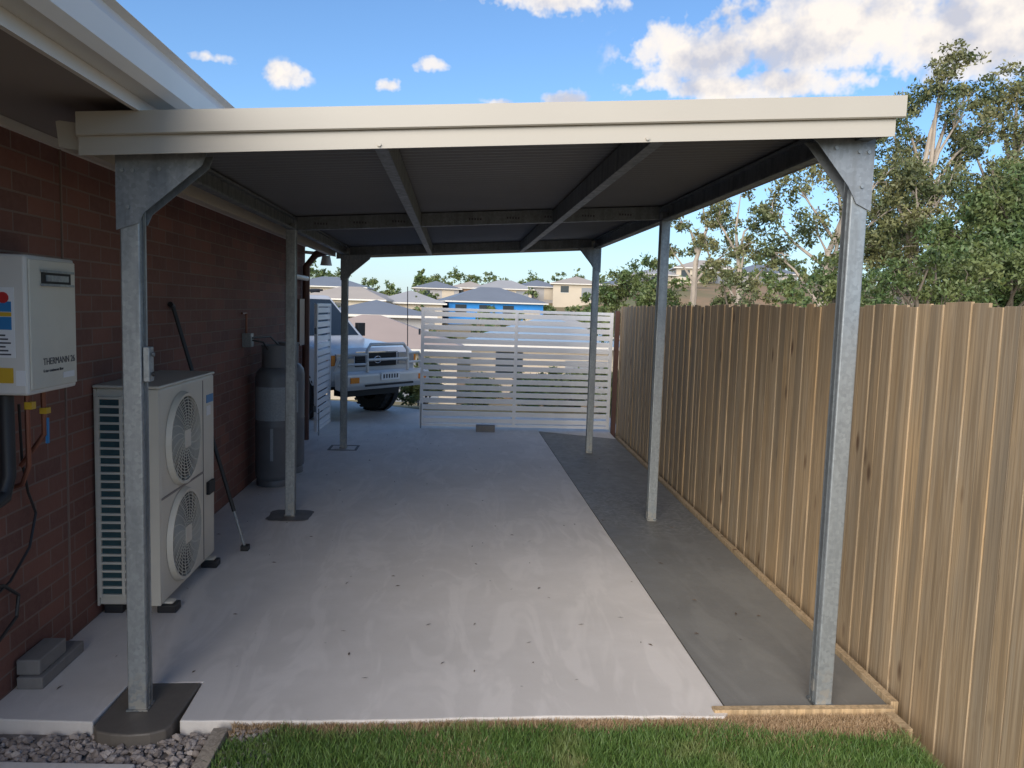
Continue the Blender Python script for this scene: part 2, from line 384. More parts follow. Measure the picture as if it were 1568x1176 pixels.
# ---------------------------------------------------------------- carport
cp=empty('carport')
XL,XR=-1.275,1.676; YS=(3.28,6.35,9.41)
zp=lambda x: 2.268+.0675*(x+1.275)
P=.0375
for i,(x,sgn) in enumerate(((XL,1),(XR,-1))):
    for j,y in enumerate(YS):
        b=MB(); top=zp(x)+.05
        b.box((x-P,y-P,-.05),(x+P,y+P,top),M_galv)
        b.obj('post_%d%d'%(i,j),cp,.006,False,3)
        b=MB()
        b.box((x-P-.004,y-.012,.0),(x-P-.0005,y+.012,top-.1),M_galvb); b.box((x+P+.0005,y-.010,.0),(x+P+.003,y+.010,top-.1),M_galvb)
        if j!=1:
            yy=y-P-.005
            tz=zp(x)-.002
            wd=.30 if x<0 else .22
            if sgn>0: pts=[(x-P-.01,yy,tz),(x+wd,yy,tz+.0675*wd),(x+wd-.02,yy,tz-.03),(x+P+.02,yy,tz-.22),(x+P+.003,yy,tz-.26),(x-P-.01,yy,tz-.29)]
            else: pts=[(x+P+.01,yy,tz),(x-wd,yy,tz-.0675*wd),(x-wd+.02,yy,tz-.03),(x-P-.02,yy,tz-.20),(x-P+.02,yy,tz-.27),(x+P+.01,yy,tz-.30)]
            b.prism(pts,(0,-.003,0),M_gusset)
            b.prism([(p[0],yy+2*P+.01,p[2]) for p in pts],(0,.003,0),M_gusset)
            for bx,bz in ((x-.02,tz-.06),(x+.02,tz-.06),(x,tz-.2),(x+sgn*.12,tz-.05)):
                b.tube([(bx,yy-.003,bz),(bx,yy-.011,bz)],.008,M_galv,6)
        b.box((x-P-.006,y-P-.006,0.004),(x+P+.006,y+P+.006,.012),M_galvb)
        b.obj('post_fixings_%d%d'%(i,j),cp)
def channel(name,p0,p1,h,wd,side,mat,lip=.012,t=.003):
    p0=Vector(p0);p1=Vector(p1);L=(p1-p0).length; d=(p1-p0).normalized(); sd=Vector(side).normalized(); up=sd.cross(d)
    if up.z<0: up=-up
    M=Matrix((( d.x,sd.x,up.x,p0.x),(d.y,sd.y,up.y,p0.y),(d.z,sd.z,up.z,p0.z),(0,0,0,1)))
    b=MB(); b.box((0,-t,0),(L,0,h),mat,M); b.box((0,0.0005,0),(L,wd,t),mat,M); b.box((0,0.0005,h-t),(L,wd,h),mat,M)
    b.box((0,wd-t,t+.0005),(L,wd,lip),mat,M); b.box((0,wd-t,h-lip),(L,wd,h-t-.0005),mat,M)
    return b.obj(name,cp)
Y0,Y1=3.14,9.62
sl=.0675
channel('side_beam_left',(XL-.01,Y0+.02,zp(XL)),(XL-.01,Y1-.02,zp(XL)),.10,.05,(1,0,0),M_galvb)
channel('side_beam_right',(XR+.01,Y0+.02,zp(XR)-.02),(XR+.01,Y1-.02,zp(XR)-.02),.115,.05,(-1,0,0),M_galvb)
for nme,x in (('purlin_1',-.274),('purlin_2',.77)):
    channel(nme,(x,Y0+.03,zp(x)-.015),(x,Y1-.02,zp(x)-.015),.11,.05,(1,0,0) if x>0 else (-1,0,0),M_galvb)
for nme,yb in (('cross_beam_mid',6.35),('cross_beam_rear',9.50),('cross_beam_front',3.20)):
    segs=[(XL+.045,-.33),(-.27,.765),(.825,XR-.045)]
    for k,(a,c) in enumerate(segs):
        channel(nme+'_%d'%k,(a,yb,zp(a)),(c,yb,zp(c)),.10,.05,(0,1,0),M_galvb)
b=MB()
for k in range(9):
    x=-1.1+k*.30
    if abs(x+.3)<.1 or abs(x-.8)<.1: continue
    for q in range(5): b.box((x+q*.022,6.3455,zp(x)+.04),(x+q*.022+.012,6.3465,zp(x)+.055),M_print)
b.obj('beam_stamps',cp)
per=.076; n=int((Y1-Y0)/per*6); vs=[];fs=[]
for i in range(n+1):
    y=Y0+(Y1-Y0)*i/n; dz=.009*math.sin(2*math.pi*(y-Y0)/per)
    for x in (-1.40,1.76): vs.append((x,y,zp(x)+.115+dz))
for i in range(n): fs.append((2*i,2*i+1,2*i+3,2*i+2))
nb=len(vs); vs+=[(v[0],v[1],v[2]+.004) for v in vs]; fs+=[tuple(nb+k for k in q) for q in fs]
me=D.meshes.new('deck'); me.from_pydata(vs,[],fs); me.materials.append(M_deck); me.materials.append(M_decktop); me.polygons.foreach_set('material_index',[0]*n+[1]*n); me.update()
dk=D.objects.new('roof_deck',me); col.objects.link(dk); dk.parent=cp
def fascia(y,dy,name):
    b=MB(); xl,xr=-1.41,1.775
    for (pr,x0,x1,m) in (([(0,-.022),(.006,-.022),(.006,.05),(0,.05)],xl,xr-.03,M_cream),([(-.014,.047),(.006,.0505),(.04,.128),(.04,.133),(-.02,.133),(-.02,.052)],xl,xr,M_cream)):
        pts=[(x0,y+dy*p,zp(x0)+q) for p,q in pr]
        b.prism(pts,(x1-x0,0,sl*(x1-x0)),m)
    for x in (-.3,.74): b.tube([(x,y-dy*.001,zp(x)-.008),(x,y-dy*.008,zp(x)-.008)],.008,M_cream,8)
    b.obj(name,cp)
fascia(3.13,1,'front_fascia'); fascia(9.64,-1,'rear_fascia')
b=MB(); b.prism([(-1.415,3.16,zp(-1.4)+.0),(-1.495,3.16,zp(-1.4)+.01),(-1.505,3.16,zp(-1.4)+.105),(-1.49,3.16,zp(-1.4)+.108),(-1.415,3.16,zp(-1.4)+.10)],(0,6.46,0),M_cream); b.obj('left_gutter',cp)
b=MB(); b.box((1.762,3.17,zp(1.76)+.0),(1.768,9.60,zp(1.76)+.13),M_cream); b.box((1.70,3.17,zp(1.76)+.131),(1.768,9.60,zp(1.76)+.135),M_cream); b.obj('right_capping',cp)
b=MB(); b.box((XL+P+.003,3.25,1.38),(XL+P+.028,3.30,1.52),M_galv); b.tube([(XL+P+.03,3.275,1.41),(XL+P+.04,3.275,1.41)],.01,M_black); b.tube([(XL+P+.03,3.275,1.49),(XL+P+.04,3.275,1.49)],.01,M_galvb); b.obj('latch_bracket',cp,.003)

# ---------------------------------------------------------------- timber fence
fe=empty('timber_fence'); b=MB()
y=-3.0; k=0
while y<10.95:
    wd=random.uniform(.092,.108); th=.014
    xo=FX(y)+.045+random.uniform(-.002,.003)+(.004 if k%2 else 0)
    top=1.79+random.uniform(-.014,.010)
    M=Matrix.Translation((xo,y,0))@Matrix.Rotation(-math.atan(.0345)+random.uniform(-.022,.022),4,'Z')@Matrix.Rotation(random.uniform(-.003,.003),4,'X')
    b.box((0,0,-.13),(th,wd-.0045,top),M_fence,M)
    y+=wd+random.uniform(-.001,.003); k+=1
b.obj('palings',fe,.0015,False,1)
b=MB()
for z in (.25,.95,1.55):
    M=Matrix.Translation((FX(-3)+.078,-3,z))@Matrix.Rotation(-math.atan(.0345),4,'Z'); b.box((0,0,0),(.04,14,.075),M_fence,M)
for y in np.arange(-2.5,11,2.4): b.box((FX(y)+.13,y,-.3),(FX(y)+.2,y+.09,1.7),M_fence)
b.obj('rails_and_posts',fe)
b=MB(); b.box((2.27,11.02,-.1),(2.335,11.085,1.72),M_brownpipe); b.obj('gate_post',None,.003)

# ---------------------------------------------------------------- gates
def slat_gate(name,p0,p1,z0,z1,mids,n=17):
    e=empty(name); p0=Vector((p0[0],p0[1],0));p1=Vector((p1[0],p1[1],0));L=(p1-p0).length
    M=Matrix.Translation(p0)@Matrix.Rotation(math.atan2((p1-p0).y,(p1-p0).x),4,'Z')
    b=MB()
    b.box((0,-.02,z0),(.045,.02,z1),M_gate,M); b.box((L-.045,-.02,z0),(L,.02,z1),M_gate,M)
    for m_ in mids: b.box((m_-.022,-.019,z0+.001),(m_+.022,.019,z1-.001),M_gate,M)
    b.box((.0455,-.018,z0),(L-.0455,.018,z0+.04),M_gate,M); b.box((.0455,-.018,z1-.04),(L-.0455,.018,z1),M_gate,M)
    b.obj('frame',e,.002)
    b=MB(); pitch=(z1-z0-.08)/n
    for i in range(n):
        z=z0+.04+pitch*(i+.5); b.box((.03,-.012 ,z-.033),(L-.03,.008,z+.033),M_gate,M)
    b.obj('slats',e,.0015)
    b=MB()
    for z in (.35,1.35): b.tube([M@Vector((-.02,0,z-.04)),M@Vector((-.02,0,z+.04))],.014,M_galvb)
    b.tube([M@Vector((.02,-.04,.0)),M@Vector((.02,-.04,.35))],.008,M_galv); b.obj('hinges_and_bolt',e)
    return e
slat_gate('slatted_gate',(-.45,11.08),(2.25,11.08),.03,1.69,[1.33],17)
slat_gate('slatted_gate',(-1.75,10.25),(-1.73,11.25),.04,1.70,[],17)
b=MB(); b.box((.34,10.80,.0),(.60,10.90,.09),M_cblock); b.obj('concrete_block',None,.004)

# ---------------------------------------------------------------- air conditioner
ac=empty('air_conditioner_unit'); ax0,ax1,ay0,ay1,az0,az1=-1.87,-1.54,4.25,5.22,.06,1.235
b=MB(); b.box((ax0,ay0+.02,az0),(ax1,ay1,az1),M_accream); b.obj('casing',ac,.012)
b=MB(); b.box((ax0-.005,ay0+.0,az1+.001),(ax1+.006,ay1+.006,az1+.018),M_accream); b.obj('lid',ac,.008)
b=MB(); b.box((ax0+.025,ay0+.012,az0+.06),(ax1-.06,ay0+.019,az1-.05),M_coil)
for z in np.linspace(az0+.06,az1-.05,25): b.box((ax0+.02,ay0-.002,z-.006),(ax1-.055,ay0+.011,z+.006),M_accream)
for x in (ax0+.02,ax0+.14,ax1-.06): b.box((x-.008,ay0-.004,az0+.05),(x+.008,ay0+.0105,az1-.04),M_accream)
b.box((ax1-.05,ay0+.004,az0+.002),(ax1-.001,ay0+.0195,az1-.002),M_accream); b.box((ax0+.001,ay0+.004,az0+.002),(ax0+.011,ay0+.0195,az1-.002),M_accream)
b.obj('side_coil_grille',ac)
b=MB(); cy=ay0+.36
for cz in (az0+.30,az0+.86):
    b.lathe([(0,.002),(.245,.002)],(ax1,cy,cz),M_fanvoid,40,'x')
    b.lathe([(.245,.001),(.245,.03),(.26,.032),(.27,.002)],(ax1,cy,cz),M_accream,40,'x')
    for r in np.linspace(.055,.245,12): b.tube([(ax1+.028,cy+r*math.cos(a),cz+r*math.sin(a)) for a in np.linspace(0,2*math.pi,41)],.0026,M_accream,4,False)
    for kk in range(20):
        a0=kk/20*2*math.pi; b.tube([(ax1+.026,cy+r*math.cos(a0+r*2.2),cz+r*math.sin(a0+r*2.2)) for r in np.linspace(.05,.25,6)],.003,M_accream,4)
    b.box((ax1+.030,cy-.05,cz-.05),(ax1+.036,cy+.05,cz+.05),M_accream)
    for kk in range(3):
        a0=kk*2.094; b.poly([(ax1+.006,cy+.04*math.cos(a0),cz+.04*math.sin(a0)),(ax1+.006,cy+.2*math.cos(a0-.2),cz+.2*math.sin(a0-.2)),(ax1+.016,cy+.2*math.cos(a0+.9),cz+.2*math.sin(a0+.9)),(ax1+.014,cy+.04*math.cos(a0+1.3),cz+.04*math.sin(a0+1.3))],M_black)
b.box((ax1+.0005,ay0+.03,az0+.575),(ax1+.006,ay1-.24,az0+.585),M_soffit)
b.box((ax1+.0005,ay1-.235,az0+.02),(ax1+.004,ay1-.23,az1-.02),M_soffit)
b.box((ax1+.0005,ay1-.16,az1-.17),(ax1+.004,ay1-.03,az1-.12),M_blue); b.box((ax1+.0005,ay1-.16,az1-.25),(ax1+.003,ay1-.08,az1-.19),M_paper)
b.box((ax1+.001,ay1-.17,az0+.42),(ax1+.02,ay1-.05,az0+.5),M_dark)
b.obj('fan_grilles',ac,0)
b=MB()
for y in (ay0+.1,ay1-.12):
    b.box((ax0,y-.03,.045),(ax1+.04,y+.03,.0595),M_accream)
    for x in (ax0+.06,ax1+.01): b.box((x-.05,y-.045,.0),(x+.05,y+.045,.0445),M_black)
b.obj('rubber_feet',ac,.006)

# ---------------------------------------------------------------- water heater
wh=empty('water_heater')
hx,hy0,hy1,hz0,hz1=-1.665,3.23,3.63,1.315,1.87
b=MB(); b.box((WX+.012,hy0,hz0),(hx,hy1,hz1),M_white); b.obj('casing',wh,.012)
b=MB(); b.box((hx+.0005,hy0+.012,hz0+.02),(hx+.008,hy1-.012,hz1-.015),M_accream); b.obj('front_cover',wh,.006)
b=MB(); vy0,vy1=hy0+.10,hy1-.06
b.box((hx+.0085,vy0,hz1-.115),(hx+.012,vy1,hz1-.06),M_dark); b.box((hx+.012,vy0-.01,hz1-.065),(hx+.022,vy1+.01,hz1-.055),M_galv); b.box((hx+.012,vy0-.01,hz1-.12),(hx+.022,vy1+.01,hz1-.11),M_galv)
b.box((hx+.012,vy0+.03,hz1-.10),(hx+.018,vy1-.03,hz1-.075),M_galv)
b.box((WX+.06,hy0-.003,hz0+.15),(hx-.045,hy0-.0005,hz1-.13),M_paper); b.box((WX+.07,hy0-.004,hz0+.26),(hx-.055,hy0-.0031,hz0+.31),M_blue); b.box((WX+.07,hy0-.004,hz0+.33),(hx-.055,hy0-.0031,hz0+.37),M_blue); b.box((WX+.07,hy0-.004,hz0+.312),(hx-.055,hy0-.0031,hz0+.328),M_yellow)
b.tube([(hx-.085,hy0-.0035,hz0+.385),(hx-.085,hy0-.005,hz0+.385)],.022,M_red,12)
for i in range(6): b.box((WX+.07,hy0-.004,hz0+.16+i*.015),(hx-.06-.01*(i%3),hy0-.0031,hz0+.166+i*.015),M_print)
b.box((hx-.045,hy0-.003,hz0+.04),(hx-.01,hy0-.0005,hz0+.10),M_paper); b.box((hx-.12,hy0-.003,hz0+.05),(hx-.055,hy0-.0005,hz0+.11),M_yellow)
b.box((hx+.0085,hy0+.26,hz0+.05),(hx+.010,hy0+.36,hz0+.075),M_paper)
b.obj('flue_and_labels',wh)
def text(body,loc,size,mat,parent,name):
    cu=D.curves.new(name,'FONT'); cu.body=body; cu.size=size; cu.extrude=.0006; o=D.objects.new(name,cu); col.objects.link(o)
    o.rotation_euler=(math.pi/2,0,math.pi/2); o.location=loc; cu.materials.append(mat); o.parent=parent; return o
text('THERMANN 26',(hx+.009,hy0+.10,hz0+.115),.040,M_print,wh,'lettering'); text('6 star continuous flow',(hx+.009,hy0+.10,hz0+.085),.018,M_print,wh,'small_lettering')
b=MB()
b.tube([(-1.79,3.30,hz0),(-1.79,3.30,.98),(-1.79,3.26,.90),(-1.80,3.05,.86)],.03,M_black,10)
b.tube([(-1.76,3.40,hz0),(-1.76,3.40,1.0),(-1.79,3.40,.92),(-1.85,3.40,.90)],.011,M_copper,8)
b.tube([(-1.74,3.49,hz0),(-1.74,3.49,1.12),(-1.84,3.49,.98)],.011,M_copper,8)
b.box((-1.765,3.385,1.24),(-1.735,3.42,1.27),M_yellow); b.box((-1.75,3.475,1.21),(-1.72,3.51,1.235),M_yellow); b.box((-1.735,3.49,1.08),(-1.725,3.505,1.19),M_blue)
b.obj('pipes',wh,0,True)
b=MB(); b.tube([(-1.83,3.47,1.25),(-1.84,3.50,1.0),(-1.85,3.56,.85),(-1.85,3.62,.74),(-1.85,3.56,.6),(-1.85,3.40,.50),(-1.85,3.2,.46)],.006,M_black,6)
b.tube([(-1.85,3.10,.55),(-1.85,3.35,.50),(-1.85,3.46,.42),(-1.85,3.44,.33),(-1.85,3.2,.24)],.008,M_black,6); b.obj('cable',wh,0,True)

b=MB(); b.box((-1.86,3.44,.0),(-1.75,3.83,.055),M_cblock); b.box((-1.87,3.46,.056),(-1.77,3.70,.125),M_cblock); b.obj('concrete_block',None,.006)

# ---------------------------------------------------------------- gas cylinders
def gas(x,y):
    e=empty('gas_cylinder',(0,0,0)); b=MB(); r=.17
    b.lathe([(r-.02,0),(r-.012,0),(r-.012,.05),(r-.02,.06),(r-.004,.075),(r,.10),(r,.55),(r+.003,.56),(r,.57),(r,1.0),(r-.01,1.05),(r-.04,1.09),(r-.09,1.115),(.03,1.12),(0,1.12)],(x,y,0),M_gas,36)
    b.lathe([(.105,1.10),(.11,1.11),(.11,1.29),(.118,1.30),(.118,1.31),(.102,1.31),(.102,1.1)],(x,y,0),M_gas,28)
    b.tube([(x,y,1.11),(x,y,1.22)],.022,M_copper,10); b.tube([(x,y,1.22),(x,y,1.25)],.035,M_black,10)
    b.obj('body',e,0,True)
    b=MB()
    for a0,a1,z0,z1 in ((-2.6,-.7,.62,.93),(-1.55,-1.4,.25,.55)):
        n=14
        for i in range(n):
            q=[a0+(a1-a0)*i/n,a0+(a1-a0)*(i+1)/n]
            b.poly([(x+(r+.002)*math.cos(q[0]),y+(r+.002)*math.sin(q[0]),z0),(x+(r+.002)*math.cos(q[1]),y+(r+.002)*math.sin(q[1]),z0),(x+(r+.002)*math.cos(q[1]),y+(r+.002)*math.sin(q[1]),z1),(x+(r+.002)*math.cos(q[0]),y+(r+.002)*math.sin(q[0]),z1)],M_gaslab)
    b.obj('labels',e)
    return e
gas(-1.655,7.47); gas(-1.655,8.05)
b=MB(); b.box((-1.875,7.2,1.30),(-1.80,7.3,1.42),M_galv); b.tube([(-1.80,7.25,1.36),(-1.72,7.32,1.34),(-1.68,7.4,1.24),(-1.655,7.46,1.20)],.008,M_black); b.tube([(-1.80,7.25,1.38),(-1.72,7.6,1.38),(-1.66,8.0,1.22)],.008,M_black); b.tube([(-1.85,7.25,1.42),(-1.85,7.25,1.6),(-1.85,7.1,1.6)],.01,M_copper); b.obj('gas_regulator',None,0,True)

b=MB(); p0=Vector((-1.40,5.44,.01));p1=Vector((-1.86,5.42,1.66)); b.tube([p0.lerp(p1,.0),p0.lerp(p1,.16)],.010,M_galv,8); b.tube([p0.lerp(p1,.16),p0.lerp(p1,1)],.014,M_black,8)
b.tube([p1,p1+Vector((-.0,-.05,.015))],.018,M_black,8); b.box((-1.425,5.41,.0),(-1.375,5.47,.035),M_black); b.obj('long_handled_tool',None,0,True)

# ---------------------------------------------------------------- car (4WD)
M_cpaint=simple('car_paint_white',(.66,.66,.66),.25,0,.03,2); M_glass=simple('car_glass',(.03,.04,.05),.06,0,.1); M_chrome=simple('chrome',(.7,.7,.7),.15,1,.05)
M_tyre=simple('tyre',(.02,.02,.02),.85,0,.2,20); M_lamp=simple('headlamp_glass',(.40,.43,.46),.08,.5,.1,30); M_amber=simple('amber_lens',(.7,.22,.02),.2)
M_bb=simple('bullbar',(.58,.57,.55),.35,.2,.1)
car=empty('four_wheel_drive_car',(-1.0,11.82,-.01),math.radians(-130))
b=MB(); side=[(-4.65,.62),(-4.72,1.08),(-4.66,1.16),(-1.35,1.17),(-1.25,1.15),(-.32,1.07),(-.2,.98),(-.2,.62),(-.45,.5),(-4.5,.5)]
b.prism([(-.86,y,z) for y,z in side],(1.72,0,0),M_cpaint); b.obj('body',car,.05,False,3)
b=MB(); lo=[(-.82,-1.28),(.82,-1.28),(.82,-4.62),(-.82,-4.62)]; hi=[(-.66,-1.98),(.66,-1.98),(.68,-4.45),(-.68,-4.45)]
vb=[(x,y,1.15) for x,y in lo]+[(x,y,1.84) for x,y in hi]; b.v+=vb; b.f+=[(0,1,5,4),(1,2,6,5),(2,3,7,6),(3,0,4,7),(4,5,6,7)]; b.m+=[b.mi(M_cpaint)]*5; b.obj('cabin',car,.05,False,3)
def lerpq(q,u,v):
    a,b2,c,d=[Vector(t) for t in q]; return (a.lerp(b2,u)).lerp(d.lerp(c,u),v)
def win(q,u0,u1,v0,v1,off,name):
    n=(Vector(q[1])-Vector(q[0])).cross(Vector(q[3])-Vector(q[0])).normalized()*off
    if n.dot(Vector(q[0])-Vector((0,-3,1.4)))<0: n=-n
    b=MB(); b.prism([lerpq(q,u,v)+n for u,v in ((u0,v0),(u1,v0),(u1,v1),(u0,v1))],n*.5,M_glass); b.obj(name,car)
fr=[vb[0],vb[1],vb[5],vb[4]]; rt=[vb[1],vb[2],vb[6],vb[5]]; lf=[vb[3],vb[0],vb[4],vb[7]]
win(fr,.06,.94,.08,.9,.006,'windscreen')
for nm,q in (('right',rt),('left',lf)):
    rng_=((.04,.30),(.33,.62),(.66,.95)) if nm=='right' else ((.05,.34),(.38,.67),(.70,.96))
    for i,(u0,u1) in enumerate(rng_): win(q,u0,u1,.12,.85,.006,'window_%s_%d'%(nm,i))
def wheel(x,y,nm):
    b=MB(); s_=1 if x>0 else -1
    b.lathe([(.22,-.13),(.36,-.13),(.395,-.1),(.40,-.05),(.40,.05),(.395,.1),(.36,.13),(.22,.13)],(x,y,.40),M_tyre,32,'x')
    b.lathe([(0,s_*.07),(.08,s_*.09),(.10,s_*.06),(.2,s_*.05),(.225,s_*.128)],(x,y,.40),M_chrome,24,'x')
    for k in range(30):
        a=k/30*2*math.pi; Mr=Matrix.Translation((x,y,.40))@Matrix.Rotation(a,4,'X'); b.box((-.125,-.02,.39),(-.01,.02,.408),M_tyre,Mr); b.box((.01,.01,.39),(.125,.05,.408),M_tyre,Mr)
    b.obj(nm,car,0,True)
    b=MB(); pts=[(x+s_*.02,y+.47*math.cos(a),.42+.47*math.sin(a)) for a in np.linspace(-.05,math.pi+.05,16)]; b.tube(pts,.045,M_black,8)
    b.lathe([(0,s_*.09),(.46,s_*.09),(.46,0)],(x+s_*.02,y,.42),M_dark,24,'x'); b.obj(nm+'_arch',car,0,True)
for i,(x,y) in enumerate(((.74,-.98),(-.74,-.98),(.74,-3.8),(-.74,-3.8))): wheel(x,y,'wheel_%d'%i)
b=MB()
b.box((-.42,-.205,.80),(.42,-.18,1.0),M_dark)
for z in (.83,.87,.91,.95): b.box((-.41,-.185,z-.006),(.41,-.17,z+.006),M_dark)
b.box((-.44,-.19,1.0),(.44,-.165,1.025),M_chrome)
b.tube([(.07*math.cos(a),-.16,.9+.05*math.sin(a)) for a in np.linspace(0,6.283,17)],.008,M_chrome,5)
for s_ in (-1,1):
    b.box((min(s_*.46,s_*.80),-.21,.82),(max(s_*.46,s_*.80),-.17,1.0),M_lamp); b.box((min(s_*.80,s_*.865),-.30,.83),(max(s_*.80,s_*.865),-.19,.98),M_amber)
b.obj('grille_and_headlamps',car,.01)
b=MB(); b.prism([(-.88,-.12,.50),(-.88,-.12,.74),(-.88,.02,.76),(-.88,.10,.72),(-.88,.10,.56),(-.88,.0,.48)],(1.76,0,0),M_bb)
b.obj('bullbar_bumper',car,.03)
b=MB()
b.tube([(-.42,.06,.75),(-.42,.05,1.05),(-.34,.04,1.14),(.34,.04,1.14),(.42,.05,1.05),(.42,.06,.75)],.024,M_bb,10)
b.tube([(-.42,.06,.92),(.42,.06,.92)],.02,M_bb,10)
for s_ in (-1,1): b.tube([(s_*.42,.05,1.0),(s_*.70,.02,1.0),(s_*.84,-.08,.94),(s_*.88,-.12,.76)],.022,M_bb,10); b.tube([(s_*.42,.05,.86),(s_*.72,.03,.86),(s_*.85,-.06,.84)],.018,M_bb,8)
for s_ in (-1,1): b.box((min(s_*.62,s_*.78),.095,.60),(max(s_*.62,s_*.78),.115,.68),M_amber)
b.obj('bullbar_tubes',car,0,True)
b=MB(); b.box((-.19,.105,.62),(.19,.115,.73),M_paper)
for i in range(6): b.box((-.155+i*.055,.1155,.645),(-.155+i*.055+.03,.118,.705),M_print)
b.box((-.5,.103,.54),(.5,.108,.57),M_dark); b.obj('number_plate',car)
b=MB(); b.tube([(.90,-1.15,1.0),(.90,-1.4,1.15),(.80,-1.95,1.75),(.79,-1.97,1.88)],.035,M_black,8); b.box((.75,-2.02,1.86),(.84,-1.88,1.98),M_black)
for y in (-2.2,-3.2,-4.2): b.box((-.62,y-.02,1.89),(.62,y+.02,1.92),M_black)
for x in (-.6,.6): b.tube([(x,-2.1,1.93),(x,-4.3,1.93)],.018,M_black)
for s_ in (-1,1): b.box((min(s_*.9,s_*1.06),-1.62,1.18),(max(s_*.9,s_*1.06),-1.54,1.40),M_black); b.tube([(s_*.83,-1.58,1.2),(s_*.95,-1.58,1.22)],.02,M_black)
b.tube([(-.42,.05,1.1),(-.43,.02,2.0)],.008,M_black,6); b.box((-.60,-1.5,.30),(.60,-3.3,.5),M_dark); b.box((-.55,-.25,.36),(.55,-.5,.5),M_dark)
b.obj('snorkel_rack_mirrors',car,.004)

# ---------------------------------------------------------------- background houses
M_rgrey=simple('roof_grey',(.20,.215,.24),.5,0,.1,.5); M_rbeige=simple('roof_beige',(.42,.365,.31),.6,0,.1,.5); M_rpale=simple('roof_pale',(.38,.37,.36),.5,0,.1,.5); M_rpink=simple('roof_pinkish',(.42,.33,.28),.6,0,.1,.5)
M_wrap=simple('wall_wrap_blue',(.02,.23,.62),.5,0,.15,.6); M_wb=simple('wall_brick_tan',(.36,.24,.165),.85,0,.15,.8); M_wc=simple('wall_cream',(.50,.43,.34),.8,0,.08,.5); M_wg=simple('wall_grey',(.35,.34,.34),.8,0,.08,.5)
M_rblue=simple('roof_blue_grey',(.30,.40,.50),.5,0,.1,.5)
def bgh(cx,cy,wd,dp,base,eave,ridge,rot,mw,mr,name='suburban_house'):
    e=empty(name,(cx,cy,0),math.radians(rot)); b=MB(); hx,hy=wd/2,dp/2
    b.box((-hx,-hy,base-1.5),(hx,hy,eave-.19),mw)
    n=max(2,int(wd/3))
    for i in range(n):
        x=-hx+wd*(i+.5)/n
        if i==n-1: b.box((x-1.1,-hy-.04,base),(x+1.1,-hy-.003,base+2.1),M_wc if mw is not M_wc else M_rgrey)
        else:
            b.box((x-.7,-hy-.03,eave-1.6),(x+.7,-hy-.003,eave-.45),M_glass); b.box((x-.78,-hy-.06,eave-1.68),(x+.78,-hy-.031,eave-1.6),M_white)
    b.box((-hx-.03,-1,eave-1.7),(-hx-.003,1,eave-.5),M_glass)
    b.obj('walls',e)
    o=.55; r=min(hx,hy)*.95; b=MB(); A=[(-hx-o,-hy-o,eave),(hx+o,-hy-o,eave),(hx+o,hy+o,eave),(-hx-o,hy+o,eave)]
    if hx>hy: R0,R1=(-hx+r,0,ridge),(hx-r,0,ridge); b.poly([A[0],A[1],R1,R0],mr);b.poly([A[1],A[2],R1],mr);b.poly([A[2],A[3],R0,R1],mr);b.poly([A[3],A[0],R0],mr)
    else: R0,R1=(0,-hy+r,ridge),(0,hy-r,ridge); b.poly([A[0],A[1],R0],mr);b.poly([A[1],A[2],R1,R0],mr);b.poly([A[2],A[3],R1],mr);b.poly([A[3],A[0],R0,R1],mr)
    b.prism([(p[0],p[1],eave-.18) for p in A],(0,0,.17),M_white)
    b.obj('roof',e)
bgh(4.6,104,12,10,-.6,2.4,4.3,8,M_wrap,M_rgrey)
bgh(-5.4,100,8,8,-1.0,2.0,3.5,0,M_wc,M_rpale)
bgh(-12.5,98,10,8,-1.8,2.2,3.7,-10,M_wc,M_rbeige)
bgh(-5.6,58,7,8,-3.2,1.0,2.0,6,M_wg,M_rgrey)
bgh(-3.8,37,7.5,7,-2.7,-.1,1.2,4,M_wc,M_rpink)
bgh(5.2,44,8.0,7,-3,-.1,1.15,-5,M_wc,M_rblue)
bgh(9,70,9,8,-3.2,-.5,1.1,10,M_wc,M_rpale)
bgh(9.2,146,10,8,2.6,5.1,6.7,-6,M_wc,M_rpale)
bgh(-3.5,150,8,8,2.4,4.9,6.3,5,M_wg,M_rgrey)
bgh(3.0,152,7,7,2.8,5.2,6.5,-4,M_wb,M_rbeige)
bgh(15.5,150,7,7,3.4,5.8,7.1,7,M_wg,M_rgrey)
bgh(21.5,140,8,8,3.4,6.2,7.6,-8,M_wc,M_rbeige)
bgh(31,146,8,8,3.8,6.4,7.8,12,M_wb,M_rgrey)
bgh(42,134,9,8,6.6,9.3,10.8,-10,M_wc,M_rbeige)
bgh(54,138,10,8,6.2,9.0,10.6,5,M_wg,M_rgrey)
bgh(34,134,7,7,5.6,8.0,9.2,14,M_wg,M_rpale)
bgh(-20,130,12,10,1.5,4.2,5.8,0,M_wc,M_rgrey)
bgh(-30,100,12,10,-1,2.2,4.2,14,M_wb,M_rbeige)

